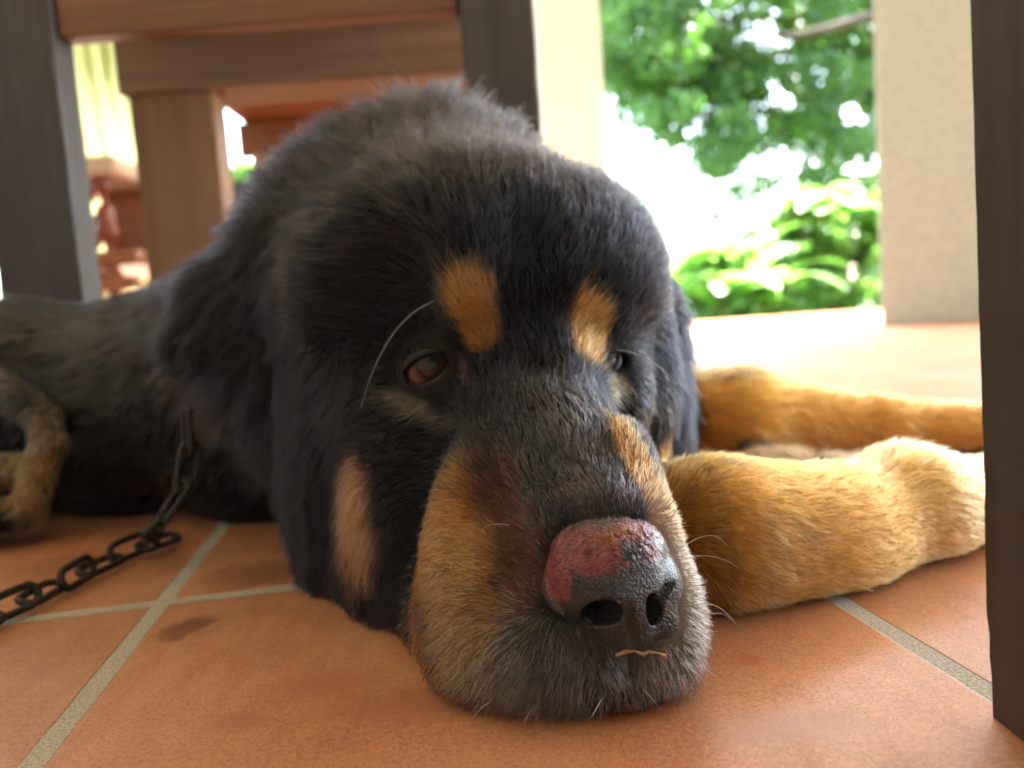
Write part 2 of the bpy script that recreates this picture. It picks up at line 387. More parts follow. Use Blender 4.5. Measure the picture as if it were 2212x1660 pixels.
# ------------------------------------------------------------------ garden
def leaf_mat(name, c1, c2, trans, sc=2.0, tw=.5):
    m, nt, b = mat(name)
    col = ramp(nt, noise(nt, coords(nt), sc, 3), [(.35, c1), (.65, c2)])
    nt.links.new(col, b.inputs["Base Color"]); b.inputs["Roughness"].default_value = .4
    tr = N(nt, "ShaderNodeBsdfTranslucent"); nt.links.new(mixc(nt, .6, col, trans), tr.inputs[0])
    mx = N(nt, "ShaderNodeMixShader"); mx.inputs[0].default_value = tw
    nt.links.new(b.outputs[0], mx.inputs[1]); nt.links.new(tr.outputs[0], mx.inputs[2]); nt.links.new(mx.outputs[0], nt.nodes["Material Output"].inputs[0])
    return m
def leaves_mesh(name, pts, size, mat_, parent, elong=2.2, rng=None, droop=0.0):
    rng = rng or RNG; n = len(pts); pts = np.asarray(pts)
    a = rng.normal(size=(n, 3)); a[:, 2] -= droop; a /= np.linalg.norm(a, axis=1)[:, None]
    b = rng.normal(size=(n, 3)); b -= a * (a * b).sum(1)[:, None]; b /= np.linalg.norm(b, axis=1)[:, None]
    c = np.cross(a, b)
    s = size * rng.uniform(.6, 1.3, (n, 1))
    tpl = [(-1, 0, 0), (-.3, .42, .08), (.5, .34, .02), (1, 0, -.15), (.5, -.34, .02), (-.3, -.42, .08)]
    v = np.stack([pts + s * (t[0] * a * elong / 2 + t[1] * b + t[2] * c) for t in tpl], 1).reshape(-1, 3)
    i = np.arange(n)[:, None] * 6
    f = np.concatenate([i + np.array([0, 1, 2, 3]), i + np.array([0, 3, 4, 5])])
    return pl(link_mesh(name, np_mesh(name, v, f), mat_), parent)
def blobs(cents, n, rng):
    cents = np.asarray(cents, float); wgt = cents[:, 3] ** 2.2; k = rng.choice(len(cents), n, p=wgt / wgt.sum())
    d = rng.normal(size=(n, 3)); d /= np.linalg.norm(d, axis=1)[:, None]
    return cents[k, :3] + d * (cents[k, 3] * rng.uniform(.35, 1.0, n) ** .6)[:, None] * np.array([1, 1, .75])
M['bark'] = wood("bark", (.03, .022, .016), (.09, .07, .05), 'z', .9, .2, .5)
M['leaf_tree'] = leaf_mat("tree_leaves", (.03, .07, .022), (.06, .13, .03), (.18, .42, .05), 1.5, .4)
M['leaf_mid'] = leaf_mat("shrub_leaves", (.04, .10, .02), (.08, .18, .03), (.22, .45, .07), 5, .5)
M['leaf_big'] = leaf_mat("large_leaves", (.06, .15, .025), (.10, .24, .035), (.24, .50, .07), 4, .55)
def branch_tree(root, base, tips, r0, rng, mat_):
    m_ = MB()
    for tp in tips:
        pts = []
        for i in range(9):
            t = i / 8; p = np.array(base) * (1 - t) + np.array(tp) * t
            p = p + np.array([rng.normal() * .05, rng.normal() * .05, .25 * math.sin(t * math.pi)]) * t * (1 - t) * 3
            pts.append(tuple(p))
        m_.tube(pts, [r0 * (1 - .85 * i / 8) for i in range(9)], 8)
    return m_
def garden():
    rng = np.random.default_rng(11)
    # big tree: crown fills the top of the opening
    Y = 9.0
    def q(px, py, Y_): return atY(px, py, Y_)
    cents = []
    for i in range(420):
        px = rng.uniform(1290, 2000); 
        low = np.interp(px, [1300, 1400, 1500, 1560, 1660, 1760, 1860, 2000], [210, 315, 360, 428, 450, 420, 515, 540])
        py = rng.uniform(-330, low - 25)
        yy = Y + rng.uniform(-1.0, 2.2)
        p = q(px, py, yy)
        # holes of open sky
        if any(((px - hx) / hw) ** 2 + ((py - hy) / hh) ** 2 < 1 for hx, hy, hw, hh in ((1735, 120, 50, 35), (1665, 195, 45, 28), (1690, 340, 55, 38), (1600, 20, 40, 14), (1480, 30, 25, 12))): continue
        cents.append((*p, rng.uniform(.16, .40)))
    tr = empty("garden_tree", (q(1960, 500, Y)[0] + 1.2, Y + .5, -.41)); tag(tr, "large dark green tree whose leafy crown hangs over the garden", "tree")
    leaves_mesh("crown", blobs(cents, 72000, rng), .050, M['leaf_tree'], tr, rng=rng, droop=.6)
    base = np.array([tr.location.x, tr.location.y, -.41]); fork = base + np.array([-.1, 0, 3.2])
    tips = [q(1700, 85, Y), q(1500, 150, Y), q(1400, 40, Y), q(1780, 250, Y + .5), q(1850, 380, Y)]
    pl(MB().tube([base, base + (fork - base) * .5 + np.array([.08, 0, 0]), fork], [.28, .2, .16], 14).build("trunk", M['bark'], None, True), tr)
    for tp in tips: pl(branch_tree(tr, fork, [tp], .075, rng, None).build("limb", M['bark'], None, True), tr)
    bp = [q(2150, -60, 7.2), q(2000, 0, 7.3), q(1880, 35, 7.3), q(1790, 62, 7.3), q(1700, 80, 7.3), q(1630, 72, 7.4)]
    pl(MB().tube([tuple(tr.location + Vector((0, 0, 3.0)))] + [tuple(p) for p in bp], [.10, .075, .06, .045, .038, .03, .015], 10).build("limb", M['bark'], None, True), tr)
    # trees out of the opening at the left, seen through the furniture gap
    tr = empty("garden_tree", (-3.2, 9, -.41)); tag(tr, "pale green tree glimpsed between the bench post and the low table", "tree")
    c2 = [(*q(rng.uniform(380, 640), rng.uniform(250, 470), 9), rng.uniform(.2, .35)) for _ in range(16)]
    c2 = [c for c in c2 if c[2] < q(500, 372, 9)[2]]
    leaves_mesh("crown", blobs(c2, 2500, rng), .08, M['leaf_mid'], tr, rng=rng)
    pl(MB().tube([(-3.2, 9, -.41), (-3.15, 9, .8), (-3.1, 9, 1.6)], [.09, .07, .05]).build("trunk", M['bark'], None, True), tr)
    # leafy shrub at the right of the opening
    for (lab, px0, px1, py0, py1, YY, n, sz) in (("tall bushy shrub against the concrete column", 1710, 1960, 330, 690, 5.6, 5200, .055), ("loose shrub behind the broad leaved plants", 1600, 1790, 430, 680, 6.4, 3000, .055), ("low shrub hugging the patio edge beside the column", 1640, 1950, 590, 720, 5.1, 1600, .035), ("distant pale shrub at the left of the garden", 1380, 1620, 520, 690, 6.6, 3000, .06)):
        cs = []
        for i in range(44):
            px = rng.uniform(px0, px1); py = rng.uniform(py0, py1); yy = YY + rng.uniform(-.25, .25)
            top = py0 + (px1 - px) / (px1 - px0) * (py1 - py0) * .35
            if py < top: continue
            cs.append((*q(px, py, yy), rng.uniform(.06, .15)))
        b0 = q((px0 + px1) / 2, py1, YY)
        s = empty("garden_shrub", (b0[0], YY, -.41)); tag(s, lab, "shrub", "shrubs in the garden")
        leaves_mesh("foliage", blobs(cs, n, rng), sz, M['leaf_mid'], s, rng=rng)
        mm = MB()
        for c in cs[:7]: mm.tube([(b0[0] + rng.uniform(-.05, .05), YY, -.41), ((b0[0] + c[0]) / 2, (YY + c[1]) / 2, (c[2] - .41) / 2), c[:3]], [.012, .009, .004], 6)
        pl(mm.build("stem", M['bark']), s)
    # broad leaved plants
    def big_leaf(L, Wd, dr, yaw, tilt, origin):
        n, k = 14, 8; v = []; f = []
        for i in range(n + 1):
            t = i / n; half = Wd * (math.sin(math.pi * min(1, t * .93 + .06)) ** .75) * (1 - .25 * t)
            for j in range(-k, k + 1):
                s = j / k; x = s * half * (1 + .04 * math.sin(i * 2.1)); y = L * t - .12 * L * s * s * (1 - t) ** 2 * 2
                z = -dr * L * t * t + abs(s) * half * .22 - .012 * math.cos(t * 40) * (abs(s))
                v.append((x, y, z))
        for i in range(n):
            for j in range(2 * k): a = i * (2 * k + 1) + j; f.append((a, a + 1, a + 2 * k + 2, a + 2 * k + 1))
        R_ = Matrix.Rotation(yaw, 3, 'Z') @ Matrix.Rotation(tilt, 3, 'X')
        return [tuple(Vector(origin) + R_ @ Vector(q_)) for q_ in v], f
    spots = [(1560, 530, 5.0, 'broad leaved plant nearest the dog with drooping leaves'), (1690, 545, 4.9, 'broad leaved plant in the middle of the garden bed'), (1470, 575, 5.3, 'small broad leaved plant at the left end of the bed'), (1810, 440, 5.4, 'tall broad leaved plant beside the bushy shrub')]
    for (px, py, YY, lab) in spots:
        tp = q(px, py, YY); b = np.array([tp[0], YY, -.41])
        s = empty("broad_leaved_plant", tuple(b)); tag(s, lab, "plant", "broad leaved plants in the garden bed")
        for i in range(11):
            yw = rng.uniform(0, 2 * math.pi); L = rng.uniform(.22, .42); oz = tp[2] + rng.uniform(-.30, .05)
            og = (tp[0] + .10 * math.cos(yw), YY + .1 * math.sin(yw), oz)
            v, f = big_leaf(L, L * .36, rng.uniform(.4, 1.0), yw - math.pi / 2, rng.uniform(.2, .8), og)
            lf = pl(link_mesh("leaf", np_mesh("leaf", v, f), M['leaf_big'], None, True), s)
            pl(MB().tube([tuple(b), ((b[0] + og[0]) / 2, (b[1] + og[1]) / 2, (b[2] + oz) / 2 + .05), og], [.010, .008, .005], 7).build("stalk", M['leaf_mid']), s)
    # white building beyond
    Y = 26; a0 = q(1200, 300, Y); a1 = q(1640, 540, Y)
    s = empty("white_house", ((a0[0] + a1[0]) / 2, Y + 3, -.41)); tag(s, "bright white house far beyond the garden with a small dark window", "house")
    zt = q(1450, 415, Y)[2]
    pl(MB().box((a0[0], Y, -.41), (a1[0], Y + 6, zt)).build("wall", M['white_paint']), s)
    w0 = q(1536, 480, Y); w1 = q(1556, 457, Y)
    fr = MB().box((w0[0] - .06, Y - .04, w0[2] - .06), (w1[0] + .06, Y - .002, w1[2] + .06)).build("window_frame", M['white_paint']); pl(fr, s)
    pn = MB().box((w0[0], Y - .05, w0[2]), (w1[0], Y - .041, w1[2])).build("window_pane", M['dark_block']); pl(pn, s)
    pl(MB().box((a0[0] - .2, Y - .2, zt + .001), (a1[0] + .2, Y + 6.2, zt + .15)).build("roof", M['white_paint']), s)
garden()

# ------------------------------------------------------------------ the dog: an implicit surface turned into one mesh
BAS = np.stack([_R, _U, _F])                 # rows: right, up, away
def frame(yaw=0, pitch=0, roll=0):           # rows = local axes (right, up, away) turned about up, right, away; degrees
    y, p, r = (math.radians(a) for a in (yaw, pitch, roll))
    Ry = np.array([[math.cos(y), 0, math.sin(y)], [0, 1, 0], [-math.sin(y), 0, math.cos(y)]])
    Rp = np.array([[1, 0, 0], [0, math.cos(p), math.sin(p)], [0, -math.sin(p), math.cos(p)]])
    Rr = np.array([[math.cos(r), math.sin(r), 0], [-math.sin(r), math.cos(r), 0], [0, 0, 1]])
    return Rr @ Rp @ Ry @ BAS
def E(px, py, d, rx, ry, rz, k=.012, fr=None, op='u'): return ('E', op, P(px, py, d), np.array([rx, ry, rz]), BAS if fr is None else fr, k)
def K(a, b, ra, rb, k=.012, op='u'): return ('K', op, P(*a), P(*b), ra, rb, k)
def bbox(pr):
    pad = pr[-1] * 1.5 + .006
    if pr[0] == 'E': r = max(pr[3]) + pad; return pr[2] - r, pr[2] + r
    r = max(pr[4], pr[5]) + pad; return np.minimum(pr[2], pr[3]) - r, np.maximum(pr[2], pr[3]) + r
def dist(pr, p):
    if pr[0] == 'E':
        q = (p - pr[2]) @ pr[4].T; k0 = np.linalg.norm(q / pr[3], axis=-1); k1 = np.linalg.norm(q / pr[3] ** 2, axis=-1)
        return np.where(k1 > 1e-9, k0 * (k0 - 1) / np.maximum(k1, 1e-9), -min(pr[3]))
    a, b = pr[2], pr[3]; ab = b - a; t = np.clip(((p - a) @ ab) / (ab @ ab), 0, 1)
    return np.linalg.norm(p - a - t[..., None] * ab, axis=-1) - (pr[4] + (pr[5] - pr[4]) * t)
def smin(a, b, k): h = np.clip(.5 + .5 * (b - a) / k, 0, 1); return b * (1 - h) + a * h - k * h * (1 - h)
def comb(F, d, pr):
    if pr[1] == 'u': return smin(F, d, pr[-1])
    return -smin(-F, d, pr[-1])
FLOORC = True
def field(prims, p, floor=True):
    F = np.full(p.shape[:-1], .3)
    for pr in prims: F = comb(F, dist(pr, p), pr)
    if floor: F = -smin(-F, p[..., 2] - .0012, .006)
    return F
def nets(prims, lo, hi, h, floor=True):
    lo = np.array(lo); n = np.ceil((np.array(hi) - lo) / h).astype(int) + 1
    F = np.full(n, .3, dtype=np.float64)
    ax = [lo[i] + h * np.arange(n[i]) for i in range(3)]
    for pr in prims:
        a, b = bbox(pr); i0 = np.clip(((a - lo) / h).astype(int), 0, n - 1); i1 = np.clip(((b - lo) / h).astype(int) + 2, 0, n)
        if np.any(i1 <= i0): continue
        sl = tuple(slice(x, y) for x, y in zip(i0, i1))
        g = np.stack(np.meshgrid(*[ax[i][sl[i]] for i in range(3)], indexing='ij'), -1)
        F[sl] = comb(F[sl], dist(pr, g), pr)
    if floor: F = -smin(-F, np.broadcast_to(ax[2] - .0012, F.shape), .006)
    ins = F < 0
    # cells
    c = np.zeros(tuple(n - 1), dtype=np.uint8)
    for dx in (0, 1):
        for dy in (0, 1):
            for dz in (0, 1): c += ins[dx:n[0] - 1 + dx, dy:n[1] - 1 + dy, dz:n[2] - 1 + dz]
    act = (c > 0) & (c < 8); ci = np.argwhere(act); idx = -np.ones(act.shape, dtype=np.int64); idx[act] = np.arange(len(ci))
    acc = np.zeros((len(ci), 3)); cnt = np.zeros(len(ci))
    cor = [(x, y, z) for x in (0, 1) for y in (0, 1) for z in (0, 1)]
    for a in cor:
        for k in range(3):
            if a[k]: continue
            b = list(a); b[k] = 1
            fa = F[tuple((ci + a).T)]; fb = F[tuple((ci + b).T)]
            m_ = (fa < 0) != (fb < 0); t = np.where(m_, fa / np.where(m_, fa - fb, 1), 0)
            p = np.array(a, float)[None] + t[:, None] * (np.array(b) - np.array(a))[None]
            acc[m_] += p[m_]; cnt[m_] += 1
    V = lo + h * (ci + acc / cnt[:, None])
    Q = []
    for k in range(3):
        u, v_ = (k + 1) % 3, (k + 2) % 3
        s0 = [slice(0, n[i]) for i in range(3)]; s1 = list(s0); s0[k] = slice(0, n[k] - 1); s1[k] = slice(1, n[k])
        A = ins[tuple(s0)]; B = ins[tuple(s1)]; e = np.argwhere(A != B)
        e = e[(e[:, u] > 0) & (e[:, v_] > 0) & (e[:, u] < n[u] - 1) & (e[:, v_] < n[v_] - 1)]
        def cell(du, dv):
            q = e.copy(); q[:, u] -= du; q[:, v_] -= dv; return idx[tuple(q.T)]
        q = np.stack([cell(1, 1), cell(0, 1), cell(0, 0), cell(1, 0)], 1)
        flip = ~A[tuple(e.T)]; q[flip] = q[flip][:, ::-1]; Q.append(q)
    Q = np.concatenate(Q); Q = Q[(Q >= 0).all(1)]
    for _ in range(3):                         # pull the vertices onto the surface
        f = field(prims, V, floor); g = grad(prims, V, floor); V = V - np.clip(f, -h, h)[:, None] * g
    return V, Q
def grad(prims, p, floor=True, e=4e-4):
    g = np.stack([field(prims, p + e * np.eye(3)[i], floor) - field(prims, p - e * np.eye(3)[i], floor) for i in range(3)], -1)
    return g / np.maximum(np.linalg.norm(g, axis=-1, keepdims=True), 1e-9)

fm = frame(-19, 0, 0)
EYL = P(926, 792, .3455); EYR = P(1298, 786, .3530)
DOG = [
    # trunk and neck
    K((850, 720, .54), (330, 885, .62), .098, .080, .03), K((330, 885, .62), (-500, 930, .70), .080, .100, .03),
    K((-500, 930, .70), (-900, 900, .82), .105, .12, .03), E(30, 800, .60, .06, .05, .05, .03), E(600, 950, .56, .07, .07, .05, .03),
    E(930, 566, .472, .090, .084, .080, .05), E(745, 590, .455, .052, .060, .045, .04), E(860, 760, .46, .08, .09, .06, .03),
    # skull
    E(1002, 614, .405, .079, .067, .080, .045), E(1120, 610, .372, .060, .055, .050, .02), E(840, 670, .402, .050, .058, .052, .02), E(1262, 620, .398, .041, .05, .055, .02),
    E(800, 930, .40, .043, .068, .045, .02), E(1385, 830, .405, .018, .045, .035, .015),
    E(880, 890, .365, .034, .034, .030, .015), E(1335, 850, .365, .016, .026, .026, .012),
    E(1012, 668, .352, .021, .022, .020, .012), E(1280, 722, .358, .015, .021, .018, .010),
    # muzzle
    K((1140, 850, .352), (1296, 1150, .271), .032, .0232, .015), E(1165, 845, .340, .028, .030, .022, .012),
    E(1015, 1010, .346, .028, .038, .030, .016), E(1014, 1200, .3115, .0230, .050, .030, .014), E(1078, 1330, .287, .027, .034, .028, .012), E(1300, 1108, .2745, .0200, .0170, .020, .008),
    E(1172, 1435, .272, .0385, .0235, .027, .012), E(1265, 1412, .262, .034, .025, .021, .010), E(1425, 1345, .270, .0155, .027, .022, .009),
    E(1350, 1080, .290, .013, .030, .024, .010), E(1400, 1230, .274, .0115, .026, .02, .008),
    E(845, 1010, .316, .013, .026, .0065, .030, None, 's'), E(820, 640, .338, .022, .028, .010, .030, None, 's'), K((1148, 430, .318), (1148, 760, .314), .003, .003, .020, 's'),
    K((1372, 1410, .2445), (1345, 1500, .2475), .0016, .0010, .004, 's'),
    K((1100, 1420, .31), (820, 1230, .42), .034, .038, .02), E(870, 1130, .355, .030, .05, .032, .016), E(790, 1120, .40, .034, .055, .035, .016),
    # left ear (a thick hanging flap)
    E(618, 600, .420, .032, .045, .018, .008, frame(-25, 0, 35)), E(515, 700, .422, .036, .043, .010, .006, frame(-20, 0, 48)), E(425, 722, .426, .020, .017, .008, .008, frame(-20, 0, 20)),
    E(535, 790, .420, .034, .034, .010, .006, frame(-20, 0, 42)), E(632, 940, .410, .025, .048, .010, .006, frame(-15, 0, 32)),
    E(694, 1095, .403, .019, .046, .010, .006, frame(-15, 0, 28)), E(738, 1225, .397, .013, .028, .009, .006, frame(-10, 0, 15)),
    # right ear
    E(1368, 610, .425, .017, .030, .028, .012), E(1428, 770, .435, .012, .045, .030, .009), E(1445, 920, .428, .0105, .034, .024, .008),
    # near foreleg
    K((1250, 1190, .42), (1560, 1172, .345), .034, .0315, .025), K((1560, 1172, .345), (1760, 1172, .358), .0305, .0275, .030), K((1760, 1172, .358), (1960, 1106, .385), .0275, .0295, .030),
    K((1960, 1100, .385), (2150, 1085, .41), .0295, .0215, .012), K((2150, 1085, .41), (2400, 1090, .42), .0215, .026, .012), E(2440, 1100, .42, .035, .022, .030, .012),
    # far foreleg
    K((1150, 900, .62), (1600, 905, .60), .045, .0355, .015), K((1600, 905, .60), (1900, 922, .60), .0355, .0225, .015), K((1900, 922, .60), (2250, 935, .60), .0225, .020, .012), E(2330, 950, .60, .04, .022, .03, .012),
    K((1620, 985, .555), (1725, 995, .555), .010, .0095, .004), K((1780, 1000, .55), (1840, 1005, .55), .008, .0075, .004),
    # hind leg at the far left
    K((-60, 790, .56), (96, 905, .522), .012, .0105, .004), K((96, 905, .522), (105, 960, .515), .0105, .010, .004), K((105, 960, .515), (60, 1100, .508), .010, .011, .004),
    K((-150, 1040, .53), (60, 1010, .515), .018, .010, .004), K((60, 1108, .508), (-120, 1125, .50), .011, .014, .004),
]
def eye_prims(C, R_, fr, wx, wy, rollc, s):
    out = ('E', 'u', C, np.array([R_ + .0022] * 3), BAS, .004)
    return out
DOGE = DOG + [('E', 'u', EYL, np.array([.0133] * 3), BAS, .005), ('E', 'u', EYR, np.array([.0122] * 3), BAS, .005)]
frL = frame(10, 0, -24); frR = frame(-50, 10, 25)
CUTL = ('E', 's', EYL + .013 * (-_F) - .0012 * _U, np.array([.0115, .0070, .012]), frame(8, 0, 26), .0012)
CUTR = ('E', 's', EYR + .012 * (-_F * .9 + _R * .3) - .001 * _U, np.array([.0074, .0036, .012]), frame(-25, 0, 38), .0012)
BALL = [('E', 's', EYL, np.array([.0112] * 3), BAS, .0006), ('E', 's', EYR, np.array([.0108] * 3), BAS, .0006)]
FULL = DOGE + [CUTL, CUTR] + BALL
V, Q = nets(FULL, (-1.05, .17, -.004), (.42, .98, .34), .0022)
dog = empty("dog", (-.05, .55, 0))
tag(dog, "large black and tan dog lying with its chin on the tiles and one ear hanging", "dog")
body_me = np_mesh("body", V, Q)

# nose leather: a finer mesh of its own
fn = frame(20, 8, 0)
def NE(px, py, d, rx, ry, rz, k=.004, op='u', fr=None): return ('E', op, P(px, py, d), np.array([rx, ry, rz]), fn if fr is None else fr, k)
NOSE = [
    NE(1322, 1232, .2535, .0205, .0150, .0150, .004), NE(1310, 1180, .2600, .0182, .0128, .0165, .008), NE(1345, 1290, .2500, .0165, .0125, .0130, .006),
    NE(1228, 1275, .2560, .0085, .0120, .0110, .004), NE(1422, 1262, .2545, .0072, .0085, .0090, .004), NE(1355, 1362, .2500, .0120, .0080, .0085, .004),
    NE(1275, 1350, .2525, .0085, .0070, .0070, .003), NE(1425, 1340, .2530, .0065, .0080, .0075, .003),
    ('E', 'u', P(1480, 1480, .5), np.array([.001] * 3), BAS, .001),
]
def NH(px, py, dz=0.0):
    r = ray(px, py); r = r / np.linalg.norm(r); t = .15
    for _ in range(80): t += min(field(NOSE, (C0 + t * r)[None], False)[0], .02) * .8
    d = proj(C0 + min(t, .27) * r)[2]; return P(px, py, min(d, .262) + dz)
NOSE = NOSE[:-1]
_n = [
    ('E', 's', NH(1302, 1324, .002), np.array([.0057, .0045, .0110]), frame(12, 0, 12), .0014), ('K', 's', NH(1288, 1334, .001), NH(1262, 1347, .0004), .0028, .0014, .001), ('K', 's', NH(1262, 1347, .0004), NH(1234, 1350, .0002), .0014, .0006, .0008),
    ('E', 's', NH(1412, 1318, .002), np.array([.0034, .0058, .0095]), frame(25, 0, 24), .0014), ('K', 's', NH(1425, 1296, .001), NH(1440, 1272, .0004), .0022, .0014, .001), ('K', 's', NH(1440, 1272, .0004), NH(1455, 1262, .0002), .0014, .0006, .0008),
    ('K', 's', NH(1182, 1250, .0), NH(1192, 1285, .0002), .0007, .0017, .0010), ('K', 's', NH(1192, 1285, .0002), NH(1212, 1322, .0), .0017, .0008, .0010),
    ('K', 's', NH(1356, 1310, -.0004), NH(1368, 1392, -.0002), .0007, .0014, .0016),
]
NOSE = NOSE + _n
Vn, Qn = nets(NOSE, P(1322, 1240, .255) - .036, P(1322, 1240, .255) + .036, .0005)

# ------------------------------------------------------------------ coat: colours, directions and strands
def hit(px, py):
    r = ray(px, py); r = r / np.linalg.norm(r); t = .15
    for _ in range(60):
        d = field(DOG, (C0 + t * r)[None])[0]; t += d * .8
        if d < 2e-4 or t > 1.5: break
    return C0 + t * r
TANC = (.52, .25, .07); OCH = (.62, .33, .10)
BLACK = np.array((.0045, .0048, .0065))
# (point on the coat, radii right / up / away in metres, turn in degrees, colour, strength, edge softness)
def patch(px, py, rx, ry, rot, col, st=1.0, soft=.25, rz=.03): return (hit(px, py), np.array([rx, ry, rz]), frame(0, 0, rot), np.array(col), st, soft)
PATCH = [
    # muzzle: grey brown chin, brown lip, tan side
    patch(1080, 1200, .0155, .038, -4, (.15, .055, .024), .9, .6), patch(1200, 1460, .058, .0150, 0, (.062, .055, .050), .95, .6), patch(1010, 1440, .020, .013, -20, (.16, .11, .05), .9, .5),
    patch(940, 1215, .0165, .040, -8, (.54, .24, .066), 1.0, .45), patch(985, 1330, .013, .026, 0, (.36, .18, .055), .9, .5),
    patch(1075, 1050, .012, .014, 0, (.09, .035, .017), .7, .8), patch(1215, 985, .0195, .036, 24, (.026, .026, .029), 1.0, .5, .02),
    patch(1372, 985, .005, .018, 18, (.50, .20, .045), 1.0, .4), patch(1460, 1180, .009, .024, 12, (.36, .18, .06), 1.0, .4), patch(1490, 1340, .014, .024, 0, (.40, .30, .18), .9, .5), patch(1440, 1450, .018, .010, -20, (.22, .17, .115), .8, .5),
    patch(914, 1380, .0045, .020, 14, BLACK * 3, .85, .7, .02), patch(1308, 1078, .015, .0065, 0, (.10, .075, .07), .75, .8, .012),
    # brows
    patch(1017, 640, .0115, .0130, 12, (.52, .25, .072), 1.0, .35), patch(1040, 705, .0085, .0105, 5, (.42, .18, .04), .95, .35), patch(1275, 712, .0088, .0155, 2, (.60, .25, .055), 1.0, .35),
    # below the eyes, cheek
    patch(878, 872, .0125, .0040, -22, (.34, .26, .16), .5, .9, .014), patch(1335, 838, .0055, .0060, 35, (.50, .42, .24), .7, .6, .012), patch(945, 905, .010, .003, -15, (.26, .22, .16), .3, .8, .012), patch(1003, 800, .0020, .0075, 12, (.11, .045, .042), .9, .4, .010),
    patch(765, 1110, .0095, .024, 6, (.40, .17, .07), .95, .35), patch(765, 1200, .011, .012, 6, (.36, .17, .08), .8, .4),
    # lit back edge of the left ear, painted into the coat colour
    patch(380, 790, .010, .016, 25, (.17, .13, .07), .6, .6, .012), patch(470, 880, .004, .020, 30, (.16, .12, .07), .5, .6, .012),
]
def P3(c, r, col, st, soft, fr=None): return (np.array(c), np.array(r), BAS if fr is None else fr, np.array(col), st, soft)
PATCH += [
    P3(P(2010, 1130, .385), (.155, .085, .085), (.64, .285, .058), 1.0, .06), P3(P(1560, 1190, .34), (.052, .052, .05), (.48, .20, .035), 1.0, .5), P3(P(2050, 1020, .38), (.055, .028, .05), (.66, .40, .13), .6, .5),
    P3(P(1440, 840, .425), (.022, .060, .036), BLACK, 1.0, .2), P3(P(1900, 900, .60), (.175, .08, .06), (.58, .26, .045), 1.0, .06), P3(P(1550, 800, .59), (.042, .010, .04), BLACK * 1.5, .7, .5), P3(P(1720, 990, .55), (.05, .011, .018), (.62, .50, .33), 1.0, .2),
    P3(P(108, 935, .512), (.016, .030, .02), (.24, .15, .065), .9, .6), P3(P(75, 1050, .51), (.02, .028, .02), (.30, .17, .06), 1.0, .4), P3(P(10, 1020, .52), (.024, .014, .03), (.28, .19, .08), .9, .6), P3(P(20, 820, .54), (.026, .012, .03), (.13, .13, .11), .7, .5), P3(P(230, 800, .57), (.085, .05, .08), (.028, .027, .022), .8, .9), P3(P(60, 700, .57), (.08, .02, .08), (.036, .036, .032), .6, .9), P3(P(440, 650, .55), (.05, .03, .05), (.035, .031, .032), .6, .9),
]
def vnoise(p, s, seed):          # smooth value noise
    r = np.random.default_rng(seed); T = r.random((32, 32, 32)); q = p * s; i = np.floor(q).astype(int); f = q - i; f = f * f * (3 - 2 * f); o = 0
    for dx in (0, 1):
        for dy in (0, 1):
            for dz in (0, 1):
                w_ = (f[:, 0] if dx else 1 - f[:, 0]) * (f[:, 1] if dy else 1 - f[:, 1]) * (f[:, 2] if dz else 1 - f[:, 2])
                o = o + w_ * T[(i[:, 0] + dx) % 32, (i[:, 1] + dy) % 32, (i[:, 2] + dz) % 32]
    return o
def coat(p, jit=0.0):
    c = np.tile(BLACK, (len(p), 1)); nz = (vnoise(p, 180, 1) - .5) * .35 + (vnoise(p, 60, 2) - .5) * .3
    if jit: nz = nz + RNG.normal(0, jit, len(p))
    tanw = np.zeros(len(p))
    for (ce, r, fr, col, st, soft) in PATCH:
        d = np.linalg.norm(((p - ce) @ fr.T) / r, axis=1) + nz * np.clip(soft * 2, .1, 1)
        w_ = np.clip((1 + soft * .5 - d) / max(soft, .02), 0, 1) * st
        if jit: w_ = np.where(RNG.random(len(p)) < w_, np.maximum(w_, .8), w_ * .25)
        c = c * (1 - w_[:, None]) + col * w_[:, None]; tanw = np.maximum(tanw, w_)
    return c, tanw
